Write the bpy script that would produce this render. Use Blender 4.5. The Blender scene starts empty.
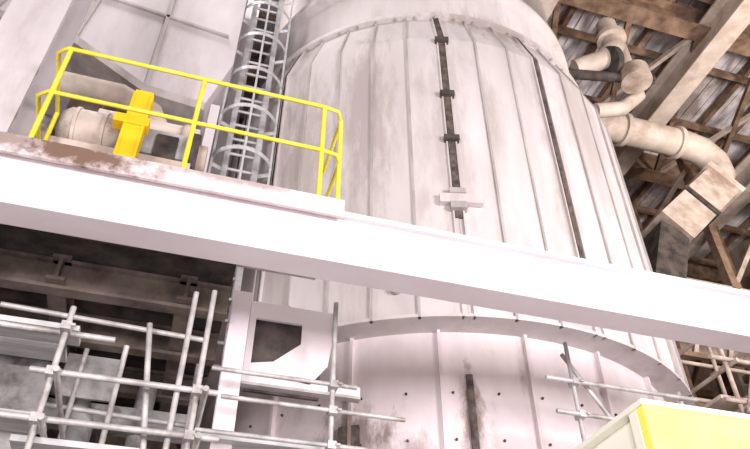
import bpy, math, random
from mathutils import Vector, Matrix
random.seed(7)
pi=math.pi
CX,CY,R=3.665,9.304,3.64
def cp(phi,r,z):
    t=math.radians(180+21.5-phi)
    return Vector((CX+r*math.sin(t),CY+r*math.cos(t),z))
# ---------------------------------------------------------------- materials
def mat(name,c1,c2,scale=3.0,stretch=(1,1,1),rough=0.6,metal=0.0,lo=0.35,hi=0.65,stain=None,bump=0.15,stain_amt=0.5,stain_scale=1.2,spots=(),slo=.52,shi=.66):
    m=bpy.data.materials.new(name); m.use_nodes=True
    nt=m.node_tree; N=nt.nodes; L=nt.links
    b=N['Principled BSDF']
    tc=N.new('ShaderNodeTexCoord'); mp=N.new('ShaderNodeMapping'); mp.inputs['Scale'].default_value=stretch
    L.new(tc.outputs['Object'],mp.inputs['Vector'])
    n=N.new('ShaderNodeTexNoise'); n.inputs['Scale'].default_value=scale; n.inputs['Detail'].default_value=8; n.inputs['Roughness'].default_value=0.6
    L.new(mp.outputs['Vector'],n.inputs['Vector'])
    r=N.new('ShaderNodeValToRGB'); r.color_ramp.elements[0].position=lo; r.color_ramp.elements[1].position=hi
    r.color_ramp.elements[0].color=(*c1,1); r.color_ramp.elements[1].color=(*c2,1)
    L.new(n.outputs['Fac'],r.inputs['Fac'])
    out=r.outputs['Color']
    if stain:
        n2=N.new('ShaderNodeTexNoise'); n2.inputs['Scale'].default_value=stain_scale; n2.inputs['Detail'].default_value=10; n2.inputs['Roughness'].default_value=0.7
        L.new(mp.outputs['Vector'],n2.inputs['Vector'])
        r2=N.new('ShaderNodeMapRange'); r2.inputs[1].default_value=slo; r2.inputs[2].default_value=shi; r2.inputs[4].default_value=stain_amt
        L.new(n2.outputs['Fac'],r2.inputs[0])
        fac=r2.outputs[0]
        n3=N.new('ShaderNodeTexNoise'); n3.inputs['Scale'].default_value=7; n3.inputs['Detail'].default_value=8; n3.inputs['Roughness'].default_value=.7; L.new(mp.outputs['Vector'],n3.inputs['Vector'])
        for (c,rad,amt) in spots:
            vm=N.new('ShaderNodeVectorMath'); vm.operation='SUBTRACT'; vm.inputs[1].default_value=c; L.new(tc.outputs['Object'],vm.inputs[0])
            v2=N.new('ShaderNodeVectorMath'); v2.operation='DIVIDE'; v2.inputs[1].default_value=rad; L.new(vm.outputs[0],v2.inputs[0])
            v3=N.new('ShaderNodeVectorMath'); v3.operation='LENGTH'; L.new(v2.outputs[0],v3.inputs[0])
            a1=N.new('ShaderNodeMath'); a1.operation='MULTIPLY_ADD'; a1.inputs[1].default_value=3.0; a1.inputs[2].default_value=-1.5; L.new(n3.outputs['Fac'],a1.inputs[0])
            a2=N.new('ShaderNodeMath'); a2.operation='ADD'; L.new(v3.outputs['Value'],a2.inputs[0]); L.new(a1.outputs[0],a2.inputs[1])
            mr=N.new('ShaderNodeMapRange'); mr.inputs[1].default_value=1.15; mr.inputs[2].default_value=.4; mr.inputs[4].default_value=amt; L.new(a2.outputs[0],mr.inputs[0])
            mxm=N.new('ShaderNodeMath'); mxm.operation='MAXIMUM'; L.new(fac,mxm.inputs[0]); L.new(mr.outputs[0],mxm.inputs[1]); fac=mxm.outputs[0]
        mx=N.new('ShaderNodeMix'); mx.data_type='RGBA'
        L.new(fac,mx.inputs[0]); L.new(out,mx.inputs[6]); mx.inputs[7].default_value=(*stain,1)
        out=mx.outputs[2]
    L.new(out,b.inputs['Base Color'])
    b.inputs['Roughness'].default_value=rough; b.inputs['Metallic'].default_value=metal
    if bump:
        bp=N.new('ShaderNodeBump'); bp.inputs['Strength'].default_value=bump; bp.inputs['Distance'].default_value=0.02
        L.new(n.outputs['Fac'],bp.inputs['Height']); L.new(bp.outputs['Normal'],b.inputs['Normal'])
    return m
M={}
vs_=[(tuple(cp(-10,R,9.0)),(.35,.5,2.0),.6),(tuple(cp(25,3.3,11.6)),(1.1,1.1,.6),.7),(tuple(cp(-25,R,8.5)),(.4,.6,1.8),.6),(tuple(cp(46,R,9.5)),(.8,.9,1.6),.35),(tuple(cp(7.6,R,8.5)),(.25,.3,2.5),.4),(tuple(cp(32,R,8)),(.2,.3,2.2),.5)]
M['vessel']=mat('vessel_dusty_paint',(.53,.485,.475),(.66,.615,.61),2.2,(1,1,.2),.85,0,.3,.7,stain=(.33,.27,.24),stain_amt=.45,stain_scale=1.3,spots=vs_)
M['vessel2']=mat('vessel_panel_light',(.57,.525,.52),(.70,.655,.655),2.2,(1,1,.25),.85,0,.3,.7,stain=(.36,.30,.27),stain_amt=.4,stain_scale=1.5,spots=vs_)
M['skirt']=mat('skirt_pink_paint',(.68,.59,.60),(.82,.74,.75),2.4,(1,1,.5),.75,0,.3,.7,stain=(.22,.16,.14),stain_amt=.4,stain_scale=1.8,slo=.58,shi=.72,
   spots=[(tuple(cp(-13,R-.3,4.5)),(.4,.4,.3),.9),(tuple(cp(7.6,R-.3,4.6)),(.12,.3,.6),.9),(tuple(cp(26,R-.3,4.2)),(.3,.3,.12),.8),(tuple(cp(-3,R-.3,4.25)),(.2,.3,.2),.6)])
M['seam']=mat('seam_dark',(.03,.025,.022),(.16,.12,.10),9,(1,1,1),.8)
M['rib']=mat('rib_grey',(.34,.31,.30),(.50,.46,.45),4,(1,1,.4),.8)
M['white']=mat('girder_white_paint',(.72,.64,.67),(.82,.76,.79),1.5,(.5,1,1),.6,0,.3,.7,bump=.05,stain=(.55,.43,.40),stain_amt=.4,slo=.55,shi=.75)
M['deck']=mat('deck_stained_paint',(.58,.50,.50),(.74,.67,.68),2.5,(1,1,1),.7,0,.3,.7,stain=(.14,.075,.045),stain_amt=.35,stain_scale=2.2,spots=[((-1.0,4,5.2),(.55,.5,.16),.95),((-1.45,4,5.2),(.3,.5,.1),.7),((.1,4,5.24),(.5,.5,.05),.5)])
M['grey']=mat('column_grey_paint',(.50,.46,.47),(.66,.61,.63),2,(1,1,.3),.7,0,.3,.7,stain=(.36,.29,.26),stain_amt=.5,stain_scale=1.4)
M['yellow']=mat('yellow_paint',(.76,.64,.03),(.86,.76,.08),5,(1,1,1),.5,bump=.03,stain=(.45,.35,.12),stain_amt=.4,stain_scale=6)
M['yhouse']=mat('yellow_housing_paint',(.88,.86,.12),(.92,.90,.2),3,(1,1,1),.5,bump=.03)
M['orange']=mat('yellow_orange_paint',(.82,.50,.01),(.90,.60,.02),4,(1,1,1),.5,bump=.03)
M['dark']=mat('dark_rusty_steel_and_shade',(.02,.017,.015),(.10,.08,.07),4,(1,1,1),.85)  # dark steel parts; also painted shade under the deck and behind the gusset
M['dbrown']=mat('dark_brown_steel',(.07,.052,.042),(.22,.175,.15),3,(1,1,1),.85)
M['brown']=mat('brown_rust_steel',(.12,.07,.045),(.30,.20,.14),3,(1,1,1),.85)
M['tan']=mat('tan_steel',(.36,.29,.24),(.60,.50,.44),3,(1,1,1),.8,stain=(.2,.12,.07),stain_amt=.6)
M['galv']=mat('galvanised_tube',(.34,.33,.32),(.60,.58,.57),6,(1,1,1),.5,.2,stain=(.2,.14,.1),stain_amt=.5,stain_scale=4)
M['galv2']=mat('ladder_galvanised',(.42,.42,.43),(.62,.62,.63),6,(1,1,1),.5,.1)
M['plank']=mat('scaffold_plank',(.40,.41,.41),(.58,.58,.58),3,(1,8,1),.8)
M['cream']=mat('cream_motor_paint',(.52,.44,.37),(.7,.62,.55),3,(1,1,1),.6,stain=(.22,.14,.09),stain_amt=.7,stain_scale=3)
M['sheet']=mat('roof_sheet',(.34,.28,.26),(.90,.87,.92),.5,(1,1,1),.7,0,.42,.56)
M['wall']=mat('wall_sheet_brown',(.10,.07,.05),(.42,.33,.27),.7,(1,1,.4),.85,0,.35,.65)
M['floor']=mat('floor_concrete',(.20,.18,.165),(.36,.33,.31),1.2,(1,1,1),.9)
M['pipe']=mat('pipe_beige',(.50,.42,.36),(.70,.61,.54),2,(1,1,1),.7,stain=(.32,.21,.15),stain_amt=.6)
M['ylite']=mat('housing_overlit_yellow',(.86,.86,.72),(.90,.90,.80),3,(1,1,1),.5,bump=.02)  # overexposed light on the yellow housing, put into the colour
M['gpanel']=mat('dirty_grey_panel',(.20,.19,.185),(.48,.47,.46),2.5,(1,1,1),.8,stain=(.07,.055,.045),stain_amt=.9,stain_scale=1.5)
# ---------------------------------------------------------------- mesh builder
class MB:
    def __init__(s,*mats): s.v=[];s.f=[];s.m=[];s.s=[];s.mats=mats
    def add(s,vs,fs,m=0,sm=False):
        o=len(s.v); s.v+= [tuple(x) for x in vs]
        for f in fs: s.f.append([i+o for i in f]); s.m.append(m); s.s.append(sm)
    def box(s,x0,x1,y0,y1,z0,z1,m=0,mtx=None):
        vs=[Vector(p) for p in ((x0,y0,z0),(x1,y0,z0),(x1,y1,z0),(x0,y1,z0),(x0,y0,z1),(x1,y0,z1),(x1,y1,z1),(x0,y1,z1))]
        if mtx: vs=[mtx@v for v in vs]
        s.add(vs,[(0,3,2,1),(4,5,6,7),(0,1,5,4),(1,2,6,5),(2,3,7,6),(3,0,4,7)],m)
    def bar(s,p,q,w,h,m=0,up=(0,0,1)):
        p=Vector(p);q=Vector(q);d=q-p;L=d.length;d.normalize();u=Vector(up)
        if abs(d.dot(u))>.98:u=Vector((0,1,0))
        r=d.cross(u).normalized();u=r.cross(d)
        mt=Matrix((( r.x,d.x,u.x,p.x),(r.y,d.y,u.y,p.y),(r.z,d.z,u.z,p.z),(0,0,0,1)))
        s.box(-w/2,w/2,0,L,-h/2,h/2,m,mt)
    def ibeam(s,p,q,w,h,t=.03,m=0):
        p=Vector(p);q=Vector(q)
        s.bar(p+Vector((0,0,h/2-t/2)),q+Vector((0,0,h/2-t/2)),w,t,m)
        s.bar(p-Vector((0,0,h/2-t/2)),q-Vector((0,0,h/2-t/2)),w,t,m)
        s.bar(p,q,t,h-2*t,m)
    def path(s,pts,r,m=0,seg=10,closed=False):
        pts=[Vector(p) for p in pts];n=len(pts);vs=[];prev=None
        rr=r if isinstance(r,(list,tuple)) else [r]*n
        for i,p in enumerate(pts):
            if closed: d=pts[(i+1)%n]-pts[i-1]
            else: d=pts[min(i+1,n-1)]-pts[max(i-1,0)]
            d.normalize()
            if prev is None:
                a=Vector((0,0,1)) if abs(d.z)<.9 else Vector((1,0,0)); u=d.cross(a).normalized()
            else: u=(prev-d*prev.dot(d)).normalized()
            prev=u;w=d.cross(u)
            for k in range(seg):
                t=2*pi*k/seg; vs.append(p+(u*math.cos(t)+w*math.sin(t))*rr[i])
        fs=[]
        for i in range(n if closed else n-1):
            a=i*seg;b=((i+1)%n)*seg
            for k in range(seg): fs.append((a+k,a+(k+1)%seg,b+(k+1)%seg,b+k))
        s.add(vs,fs,m,True)
        if not closed:
            s.add(vs[:seg],[tuple(range(seg))[::-1]],m); s.add(vs[-seg:],[tuple(range(seg))],m)
    def tube(s,p,q,r=.021,m=0,seg=10): s.path([p,q],r,m,seg)
    def lathe(s,cx,cy,prof,m=0,seg=96,sm=True):
        vs=[]
        for r,z in prof:
            for k in range(seg):
                t=2*pi*k/seg; vs.append((cx+r*math.sin(t),cy+r*math.cos(t),z))
        fs=[]
        for i in range(len(prof)-1):
            for k in range(seg):
                fs.append((i*seg+k,(i+1)*seg+k,(i+1)*seg+(k+1)%seg,i*seg+(k+1)%seg))
        s.add(vs,fs,m,sm)
    def prism(s,poly,y0,y1,m=0):
        n=len(poly);vs=[(x,y0,z) for x,z in poly]+[(x,y1,z) for x,z in poly]
        fs=[tuple(range(n)),tuple(range(2*n-1,n-1,-1))]+[(i,i+n,(i+1)%n+n,(i+1)%n) for i in range(n)]
        s.add(vs,fs,m)
    def done(s,name,bevel=0,parent=None):
        me=bpy.data.meshes.new(name); me.from_pydata(s.v,[],s.f)
        for k in s.mats: me.materials.append(M[k])
        for p,mi,sm in zip(me.polygons,s.m,s.s): p.material_index=mi;p.use_smooth=sm
        me.update(); o=bpy.data.objects.new(name,me); bpy.context.collection.objects.link(o)
        if bevel:
            b=o.modifiers.new('bevel','BEVEL'); b.width=bevel; b.segments=2; b.limit_method='ANGLE'; b.angle_limit=1.0
        if parent: o.parent=parent
        return o
# ---------------------------------------------------------------- room shell
X0,X1,Y0,Y1,ZC=-8,19,-7,19,17.9
b=MB('floor'); b.box(X0,X1,Y0,Y1,-.2,0); b.done('floor')
b=MB('sheet'); b.box(X0,X1,Y0,Y1,ZC,ZC+.15)
x=X0+.2
while x<X1-.2: b.box(x,x+.12,Y0,Y1,ZC-.05,ZC); x+=.36
b.done('ceiling')
def wall(name,x0,x1,y0,y1):
    b=MB('wall'); b.box(x0,x1,y0,y1,0,ZC); b.done(name)
wall('wall_back',X0,X1,Y1,Y1+.2); wall('wall_left',X0-.2,X0,Y0,Y1); wall('wall_right',X1,X1+.2,Y0,Y1); wall('wall_front',X0,X1,Y0-.2,Y0)
# ---------------------------------------------------------------- vessel
def crad(phi):
    t=math.radians(180+21.5-phi); return Vector((math.sin(t),math.cos(t),0))
def cbox(b,phi,r0,r1,w,z0,z1,m=0,dr=0):
    n=crad(phi);t=Vector((-n.y,n.x,0))
    mt=Matrix(((t.x,n.x,-dr*n.x/(z1-z0),CX+n.x*dr*z0/(z1-z0)),(t.y,n.y,-dr*n.y/(z1-z0),CY+n.y*dr*z0/(z1-z0)),(0,0,1,0),(0,0,0,1)))
    b.box(-w/2,w/2,r0,r1,z0,z1,m,mt)
b=MB('vessel','vessel2','skirt','seam','rib','dark')
ZS,ZT,RT,ZB=10.6,11.6,3.33,5.62
S=8.18
for k in range(44):
    ph0=7.6+S*k
    vs=[];rr=R+(.012 if k%3==1 else 0)
    # flat faceted plate: straight chord between two ribs
    for ph in (ph0,ph0+S): vs+= [cp(ph,rr,ZB),cp(ph,rr,ZS),cp(ph,RT,ZT)]
    b.add(vs,[(0,3,4,1),(1,4,5,2)],1 if (k*7)%5<2 else 0,False)
    if k not in (0,3):
        cbox(b,ph0,R-.02,R+.03,.03,ZB,ZS,4); cbox(b,ph0,R-.02,R+.03,.03,ZS,ZT,4,R-RT)
for ph,z0,w in ((7.6,7.0,.085),(32,6.3,.06),(-33.3,7.5,.05),(-49,6,.05)):
    cbox(b,ph,R-.02,R+.03,w,z0,ZS,3); cbox(b,ph,R-.02,R+.03,w,ZS,ZT,3,R-RT)
    for d in (-.95,.95): cbox(b,ph+d,R-.03,R+.035,.02,ZB,ZS,1); cbox(b,ph+d,R-.03,R+.035,.02,ZS,ZT,1,R-RT)
for z in (10.45,9.2,8.3): cbox(b,7.6,R,R+.09,.2,z,z+.08,5)
cbox(b,8.2,R,R+.08,.52,7.2,7.34,1); cbox(b,7.6,R,R+.1,.2,7.1,7.2,4); cbox(b,7.6,R,R+.1,.2,7.34,7.42,4)
b.lathe(CX,CY,[(RT,ZT-.06),(RT+.1,ZT-.06),(RT+.1,ZT+.02),(3.1,ZT+.02)],1,120,False)
b.lathe(CX,CY,[(R-.3,ZB),(R+.03,ZB),(R+.03,ZB+.04),(R-.02,ZB+.04)],1,120,False)
b.lathe(CX,CY,[(3.15,ZT),(3.15,13.0),(3.3,13.0),(3.3,13.2),(3.15,13.2),(3.15,15.0),(2.6,16.2),(1.2,16.8),(1.2,ZC-.1)],0,96,True)
for k in range(66):
    c=cp(k*360/66+2,RT+.055,0); b.tube((c.x,c.y,ZT-.09),(c.x,c.y,ZT+.05),.024,4,6)
b.lathe(CX,CY,[(R-.3,0),(R-.3,ZB)],2,96,True)
for k in range(22): cbox(b,k*360/22+2.6,R-.32,R-.24,.035,0,ZB,2)
for k in range(44):
    for z in (3.4,3.9,4.4,4.9):
        n=crad(k*S+4.5);p=cp(k*S+4.5,R-.31,z); b.tube(p,p+n*.03,.014,5,6)
b.lathe(CX,CY,[(R-.3,4.05),(R-.22,4.05),(R-.22,4.1),(R-.3,4.1)],2,96,False)
cbox(b,7.6,R-.3,R-.27,.07,4.1,5.1,3); cbox(b,-14,R-.3,R-.25,.22,4.3,4.6,3); cbox(b,26,R-.3,R-.25,.3,4.15,4.22,5)
for ph in (-4.5,12,-25,40):
    n=crad(ph);p=cp(ph,R-.02,6.0); b.tube(p,p+n*.07,.06,4,14); b.tube(p+n*.07,p+n*.1,.03,5,8)
b.done('furnace_vessel')
# ---------------------------------------------------------------- girder
b=MB('white')
b.box(-7.9,18.4,4.03,4.22,4.74,5.12); b.box(-7.9,18.4,4.0,4.25,4.68,4.74); b.box(-7.9,18.4,3.98,4.27,5.12,5.165)
b.done('steel_girder',.006)
b=MB('deck','dark','dbrown','gpanel')
b.box(-1.6,.95,3.97,4.25,5.17,5.2,0); b.box(-1.6,.95,3.95,3.975,5.08,5.25,0); b.box(-1.6,.95,4.25,4.95,5.17,5.22,0)
b.box(-6,.25,4.95,7.9,5.10,5.22,0); b.box(-6,.25,4.95,7.9,5.04,5.09,1); b.box(-1.6,.25,4.3,4.95,5.04,5.12,1)  # dark underside sheets: shade below the deck put into the colour
for y in (5.1,5.9,6.8,7.75): b.ibeam((-6,y,4.88),(.25,y,4.88),.12,.28,.03,2)
for x in (-4.6,-3.3,-2.2,-1.1,-.1): b.ibeam((x,4.98,4.9),(x,7.9,4.9),.14,.24,.03,2)
b.box(-1.55,.2,4.32,4.36,4.75,5.04,1)
b.done('walkway_platform')
b=MB('dark','gpanel','dbrown','galv')
b.box(-5,.1,8.3,8.45,0,4.7,0)  # dark backing sheet added to keep the space under the deck unlit-looking
b.box(-3.2,-1.9,6.6,8.0,0,4.1,1); b.box(-1.5,-.7,7.0,8.2,0,4.5,2); b.box(-.5,.1,6.9,8.0,0,3.9,1)
b.box(-1.4,-.8,6.96,7.0,3.6,4.2,0); b.box(-.45,.05,6.86,6.9,2.9,3.6,0); b.box(-3.0,-2.1,6.56,6.6,3.0,3.8,0)
b.bar((-3.0,6.4,4.3),(.1,6.4,4.3),.2,.2,1); b.bar((-3.0,5.9,4.0),(-.9,7.8,4.5),.15,.15,1)
b.path([(-2.6,6.3,4.6),(-1.2,6.3,4.6),(-.9,6.3,4.5),(-.8,6.3,4.2),(-.8,6.3,0)],.13,1,16)
b.path([(-.3,6.5,4.7),(-.3,6.5,0)],.09,1,16)
b.box(-1.7,-1.0,5.55,5.6,3.5,4.3,1); b.box(-1.0,-.55,6.0,6.03,4.3,4.7,1)
b.box(-1.65,-1.6,5.55,5.6,0,3.5,1)
b.done('service_equipment')
# ---------------------------------------------------------------- railing
b=MB('yellow'); rt=6.34; rm=5.8; yr=4.0
for x in (-1.36,-.29,.75): b.tube((x,yr,5.22),(x,yr,rt),.02)
b.tube((.93,4.12,5.22),(.93,4.12,rt),.02); b.tube((-1.5,4.75,5.22),(-1.5,4.75,rt),.02)
for z in (rt,rm):
    b.path([(-1.5,4.75,z),(-1.46,4.06,z),(-1.38,yr,z),(.75,yr,z),(.88,4.02,z),(.93,4.12,z),(.93,4.8,z)],.018)
for x in (-1.36,-.29,.75): b.box(x-.05,x+.05,yr-.02,yr+.06,5.2,5.23)
b.box(.9,.95,4.07,4.17,5.2,5.23)
b.done('guard_railing')
# ---------------------------------------------------------------- ladder
b=MB('galv2','rib'); lx,ly=.22,7.2
for s in (-.21,.21): b.bar((lx+s,ly,5.22),(lx+s,ly,15),.07,.08,0,(1,0,0))
z=5.4
while z<15: b.tube((lx-.2,ly,z),(lx+.2,ly,z),.022,0,8); z+=.3
z=7.5
while z<15:
    prev=None
    for i in range(17):
        t=i*pi/16
        p=(lx-.42*math.cos(t),ly-.1-.42*math.sin(t),z)
        if prev: b.bar(prev,p,.012,.07,0)
        prev=p
    for s in (-1,1): b.bar((lx+s*.21,ly,z),(lx+s*.42,ly-.1,z),.012,.07,0)
    z+=.85
for t in (0.12,.5,.88):
    x=lx-.42*math.cos(t*pi);y=ly-.1-.42*math.sin(t*pi); b.bar((x,y,7.5),(x,y,14.9),.03,.012,0)
for z in (6.5,8.5,10.5): 
    for s in (-.21,.21): b.bar((lx+s,ly,z),(lx+s+.1,8.0,z),.05,.05,1)
b.done('caged_ladder')
b=MB('grey')
b.box(-2.12,-1.66,4.36,4.40,0,ZC-.05);b.box(-2.12,-1.66,4.82,4.86,0,ZC-.05);b.box(-1.91,-1.87,4.40,4.82,0,ZC-.05)
b.done('steel_column')
# ---------------------------------------------------------------- hopper chute + machine bay
b=MB('grey','rib','tan','dark')
b.prism([(-4.6,10.0),(-2.3,9.7),(-1.2,9.0),(-.45,8.9),(-.15,10),(-.15,14),(-4.6,14)],6.7,8.1,0)
b.prism([(-4.6,9.85),(-2.3,9.55),(-1.2,8.85),(-.4,8.75),(-.4,8.9),(-1.2,9.0),(-2.3,9.7),(-4.6,10.0)],6.55,8.1,1)
for p,q in (((-3.4,6.68,9.9),(-2.6,6.68,14)),((-2.3,6.68,9.7),(-1.9,6.68,14)),((-1.2,6.68,9.0),(-1.25,6.68,14)),((-4.6,6.68,11.2),(-.3,6.68,10.6))): b.bar(p,q,.05,.05,1)
b.box(-.32,-.2,6.55,6.67,5.22,8.9,0)
b.box(-.3,.1,8.45,8.5,5.22,15,0)
b.done('hopper_chute')
b=MB('dbrown','tan','dark','gpanel','brown')
b.box(-5.5,-.3,8.2,8.35,5.22,13,0)
b.box(-3.2,-2.2,6.9,7.9,5.22,8.4,3); b.box(-1.6,-.7,6.9,7.4,5.22,7.5,3); b.box(-2.1,-1.7,6.9,7.0,5.22,9,1)
b.path([(-3,6.4,8.5),(-1.4,6.4,8.5),(-1.0,6.4,8.3),(-.8,6.4,7.9),(-.8,6.4,5.22)],.16,1,16)
b.path([(-.65,6.8,7.4),(-.35,6.8,7.4)],.35,2,24); b.path([(-2.6,6.7,7.6),(-2.4,6.7,7.0),(-1.7,6.7,6.9)],.1,4,12)
b.done('machine_bay_equipment')
b=MB('cream','tan','dark','gpanel')
def drum(b,x0,x1,y,z,r,m=0):
    b.path([(x0,y,z),(x0+.03,y,z),(x0+.1,y,z),(x1-.1,y,z),(x1-.03,y,z),(x1,y,z)],[r*.5,r*.8,r,r,r*.8,r*.5],m,24)
drum(b,-1.55,-1.0,5.1,6.5,.22,0)
for x in (-1.4,-1.15): b.path([(x,5.1,6.5),(x+.03,5.1,6.5)],.235,0,24)
b.box(-.98,-.30,4.98,5.35,6.3,6.62,3); b.box(-.66,-.46,4.95,5.0,6.25,6.55,2)
b.tube((-1.3,5.3,6.95),(-.3,5.3,6.95),.09,0,14); b.tube((-.42,5.2,6.6),(-.42,5.2,6.95),.06,1,12)
b.box(-1.55,-.3,4.9,5.35,6.05,6.2,1); 
for x in (-1.5,-.95,-.4): b.box(x,x+.08,4.9,5.3,5.22,6.05,2)
b.path([(-.34,5.1,6.42),(-.26,5.1,6.42)],.27,2,24); b.path([(-.26,5.1,6.42),(-.18,5.1,6.42)],.17,1,20)
b.done('drive_motor',.004)
b=MB('orange'); b.box(-.90,-.74,4.56,4.6,5.22,6.66); b.box(-.91,-.88,4.55,4.68,5.22,6.62); b.box(-.76,-.73,4.55,4.68,5.22,6.62); b.box(-.95,-.69,4.5,4.72,5.22,5.26); b.box(-1.0,-.70,4.54,4.66,6.2,6.3)
b.done('machine_guard_post',.006)
# ---------------------------------------------------------------- support column + gusset
b=MB('white')
b.box(.29,.45,5.2,5.22,0,5.1);b.box(.29,.45,5.36,5.38,0,5.1);b.box(.36,.38,5.22,5.36,0,5.1)
b.done('platform_support_column')
b=MB('white','dark','rib')
yy=5.4
b.box(.47,1.25,yy,yy+.03,4.98,5.15); b.box(.47,.53,yy,yy+.03,4.45,4.98)
b.prism([(.53,4.45),(.53,4.53),(.72,4.57),(.95,4.78),(.95,4.98),(1.25,4.98),(1.2,4.6),(1.05,4.4)],yy,yy+.03,0)
b.box(.47,1.5,yy,yy+.06,4.34,4.44,0); b.box(.5,1.15,yy+.06,yy+.09,4.3,5.15,1)  # dark sheet behind the cutout stands in for shade in the opening
b.box(.47,1.5,yy-.02,yy+.06,4.32,4.345,2)
b.done('gusset_frame')
# ---------------------------------------------------------------- scaffolding
def clamp(b,x,y,z): b.box(x-.033,x+.033,y-.07,y+.03,z-.03,z+.03,0); b.tube((x+.03,y-.08,z),(x+.06,y-.08,z),.012,0,6)
b=MB('galv','plank'); ys=4.55
for x,t in ((-.82,4.3),(.11,4.62),(-.02,4.58)):
    for y in (ys,5.7): b.tube((x,y,0),(x,y,t if y==ys else 4.6))
b.tube((1.16,5,0),(1.16,5,5.0))
for z,x0,x1 in ((3.78,-.95,.25),(3.46,-1.1,.3),(2.9,-1.3,.3),(2.0,-1.3,.3)):
    b.tube((x0,ys-.044,z),(x1,ys-.044,z))
for z,x0,x1 in ((3.70,.15,1.9),(3.98,.3,1.75),(4.2,.2,1.35),(2.8,.1,1.9)):
    b.tube((x0,5.0-.044,z),(x1,5.0-.044,z),.018); clamp(b,1.16,5.0,z)
b.tube((-1.4,ys+.05,4.12),(-.5,ys+.05,4.12)); b.tube((-1.4,5.0,4.5),(.1,5.0,4.45))
for x in (-.82,.11):
    for z in (3.78,3.46): b.tube((x+.05,ys-.2,z-.05),(x+.05,5.9,z-.05)); clamp(b,x,ys,z)
clamp(b,-.82,ys,4.12)
b.tube((-.1,ys+.07,3.0),(-.3,ys+.07,4.3)); b.tube((-1.3,5.74,4.1),(.2,5.74,4.05)); b.tube((-1.3,5.74,3.3),(.2,5.74,3.3))
b.tube((-.45,5.0,0),(-.45,5.0,4.3))
b.box(-1.4,-.75,4.6,4.82,4.15,4.19,1); b.box(-1.4,-.85,4.9,5.1,4.15,4.19,1); b.box(.2,1.4,5.12,5.4,3.72,3.76,1); b.box(-.95,.2,4.62,4.86,3.35,3.39,1); b.box(-1.4,-.9,5.2,5.5,3.75,3.79,1)
b.done('scaffolding')
b=MB('galv','plank','yellow'); 
b.tube((3.45,5.1,0),(3.45,5.1,5.05)); b.tube((4.6,5.1,0),(4.6,5.1,4.7))
for z,x0,x1 in ((4.62,3.15,4.75),(4.3,3.2,4.75),(3.0,3.2,4.75)): b.tube((x0,5.054,z),(x1,5.054,z)); clamp(b,3.45,5.1,z)
b.tube((3.42,5.15,4.95),(4.1,5.15,3.9))
b.done('scaffolding.001')
b=MB('galv','plank','yellow','tan')
for x in (7.9,8.9,9.9):
    for y in (7.6,8.8): b.tube((x,y,0),(x,y,8.1),.035,3)
for z in (6.2,6.9,7.6):
    for y in (7.55,8.85): b.tube((7.6,y,z),(10.4,y,z),.035,3)
    for x in (7.95,8.95,9.95): b.tube((x,7.4,z-.08),(x,9,z-.08),.035,3)
b.tube((7.9,7.5,6),(8.9,7.5,8),.035); b.tube((9.9,7.5,6),(8.9,7.5,8),.035,0)
b.box(7.7,10.3,7.7,8.7,6.3,6.36,3)
b.done('scaffolding.002')
# ---------------------------------------------------------------- yellow housing
b=MB('yhouse','ylite','dark')
b.box(1.92,4.3,2.36,3.75,.15,2.92,1);  # body takes the painted overlit tone, front panel stays yellow
b.box(1.88,4.34,2.31,2.36,.15,2.92,0); b.box(1.87,4.35,2.30,3.8,2.92,2.945,1)
b.box(1.88,1.92,2.36,2.42,.15,2.92,1); b.box(1.88,1.92,3.7,3.76,.15,2.92,1)
for i in range(6): b.box(2.3,3.0,2.295,2.31,1.2+i*.08,1.24+i*.08,2)
b.box(3.15,3.2,2.27,2.31,1.2,1.5,2); b.box(3.05,3.06,2.3,2.312,.2,2.6,2)
for x in (2.0,4.1):
    for y in (2.4,3.6): b.box(x,x+.12,y,y+.12,0,.15,2)
b.done('yellow_machine_housing',.01)
# ---------------------------------------------------------------- roof steel
b=MB('brown','tan','pipe')
for y in (-3,2.5,7.7,12.6,17): b.ibeam((X0+.1,y,17.2),(X1-.1,y,17.2),.45,.8,.06,0)
for x in (-4,1,6.5,11.2,15.6): b.ibeam((x,Y0+.1,16.6),(x,Y1-.1,16.6),.55,.9,.06,2)
x=X0+1
while x<X1-.5: b.bar((x,Y0+.1,17.7),(x,Y1-.1,17.7),.14,.22,0); x+=1.15
y=Y0+.8
while y<Y1-.5: b.bar((X0+.1,y,17.5),(X1-.1,y,17.5),.12,.2,0); y+=1.9
for i in range(6):
    xx=7+i*2; b.bar((xx,7.7,16.9),(xx+2,12.6,16.9),.14,.14,0); 
    if i%2: b.bar((xx+2,7.7,16.9),(xx,12.6,16.9),.12,.12,1)
b.done('roof_trusses')
b=MB('brown','tan')
for x in (8.5,11,13.5,16): b.box(x,x+.35,18.5,18.95,0,16.1,1)
for z in (5,7,9,11,13,15): b.box(7,18.9,18.7,18.95,z,z+.25,0)
for y in (6,9,12,15,17.5): b.box(18.55,18.95,y,y+.35,0,16.1,1)
for z in (5,7,9,11,13,15): b.box(18.7,18.95,0,18.9,z,z+.25,0)
for i in range(4): b.bar((8.7+i*2.5,18.6,5+2*i),(11.2+i*2.5,18.6,9+2*i),.2,.2,0)
b.done('building_frame')
b=MB('brown','tan','dark')
for y in (11,13.5): b.ibeam((8.2,y,11.2),(18.4,y,11.2),.2,.4,.04,1)
for x in (9,10.8,12.6,14.4,16.2,18): b.bar((x,10.9,11.5),(x,13.6,11.5),.15,.15,0)
for x in (9.5,12.5,15.5):
    for y in (11,13.5): b.bar((x,y,0),(x,y,16.1),.22,.22,0)
for x in (9.5,12.5): b.bar((x,11,11.4),(x+3,11,15.5),.12,.12,1); b.bar((x,13.5,8),(x+3,13.5,11),.12,.12,0)
for y in (11,13.5): b.ibeam((8.2,y,8),(18.4,y,8),.2,.35,.04,0)
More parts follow.
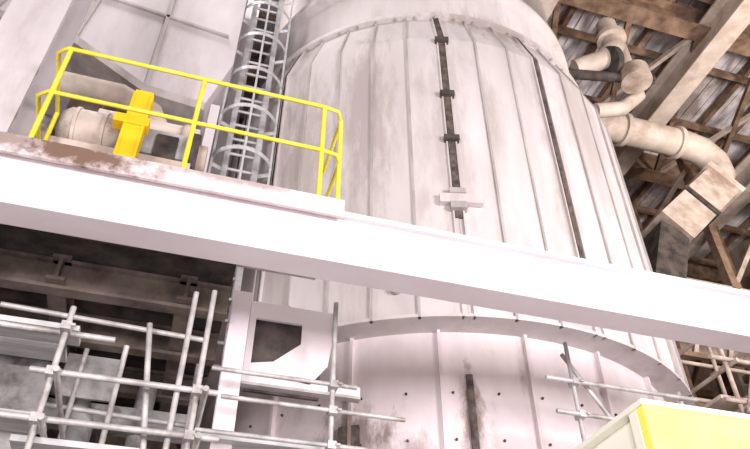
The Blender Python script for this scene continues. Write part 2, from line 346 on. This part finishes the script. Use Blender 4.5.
for x in (9.7,10.6,11.5,13.4,14.3): b.bar((x,10.95,9.2),(x+.8,10.95,11),.1,.1,1)
b.bar((8.3,10.9,9.2),(16,10.9,9.2),.12,.12,0)
b.done('pipe_rack')
# ---------------------------------------------------------------- pipes
b=MB('pipe','tan','dark')
b.path([(7.2,9.9,15.1),(9.8,9.9,15.1),(11.5,9.9,15.1),(12.0,9.9,15.0),(12.3,9.9,14.65),(12.3,9.9,14.2),(12.05,9.9,13.8),(11.6,9.9,13.3)],.38,0,24)
for x in (9.6,11.2): b.path([(x,9.9,15.1),(x+.12,9.9,15.1)],.45,0,24)
b.bar((11.9,9.9,13.6),(9.9,9.9,11.6),.9,.9,1); b.bar((11.95,9.9,13.65),(11.8,9.9,13.5),1.05,1.05,0); b.bar((10.9,9.9,12.6),(10.8,9.9,12.5),1.0,1.0,2); b.bar((9.9,9.9,11.6),(9.2,9.9,9.8),.7,.7,2)
b.done('exhaust_duct')
b=MB('pipe','tan','dark')
b.path([(7.6,8.6,15.2),(8.2,8.3,15.4),(8.6,8.2,15.9),(8.6,8.2,16.9)],.24,0,18)
b.path([(8.1,8.9,14.2),(8.8,8.8,14.4),(9.3,8.7,14.9),(9.3,8.7,16.9)],.18,0,18)
b.path([(7.2,8.6,14.9),(9.2,8.2,14.9)],.12,2,12); b.path([(8.9,8.2,14.7),(8.9,8.2,15.1)],.36,1,20)
b.path([(8.3,8.25,15.3),(8.45,8.25,15.35)],.38,2,20); b.path([(8.6,8.2,16.2),(8.6,8.2,16.35)],.36,0,20)
b.path([(9.4,8.4,15.1)]+[(9.4+.3*math.sin(t),8.4,15.1+.3-.3*math.cos(t)) for t in [i*pi/4 for i in range(1,8)]],.05,2,8)
b.done('valve_pipework')
# ---------------------------------------------------------------- camera & lights
cam=bpy.data.cameras.new('camera'); co=bpy.data.objects.new('camera',cam); bpy.context.collection.objects.link(co)
co.location=(0,0,1.6); co.rotation_euler=(math.radians(130),0,math.radians(-16.85)); cam.lens=33.6; cam.sensor_width=36; cam.clip_start=.05
bpy.context.scene.camera=co
bpy.context.scene.view_settings.view_transform='Standard'
def area(name,loc,tgt,e,size,col):
    l=bpy.data.lights.new(name,'AREA'); l.energy=e; l.size=size; l.color=col
    o=bpy.data.objects.new(name,l); o.location=loc; o.rotation_euler=(Vector(tgt)-Vector(loc)).to_track_quat('-Z','Y').to_euler(); bpy.context.collection.objects.link(o)
area('floodlight_lamp',(-4.5,-5.0,4),(1.5,5,7),900,3,(1,.93,.95))
area('floodlight_lamp.001',(6.5,-5.0,4),(4.5,7,8),1350,3,(1,.94,.96))
area('floodlight_lamp.002',(13,3,10),(12,10,16),750,1.5,(1,.88,.78))
area('floodlight_lamp.003',(-2.5,5.3,16),(2,8,8),400,1.5,(1,.95,.95))
area('floodlight_lamp.004',(10,1,6),(6,8,9),320,1.5,(1,.92,.9))
area('skirt_fill_lamp',(-.3,-1.8,1.0),(1.2,6,4.4),190,.8,(1,.93,.95))  # added low fill lamp, brightens the skirt and the space under the platform
w=bpy.data.worlds.new('world'); bpy.context.scene.world=w; w.use_nodes=True
w.node_tree.nodes['Background'].inputs[0].default_value=(.9,.85,.85,1); w.node_tree.nodes['Background'].inputs[1].default_value=.3
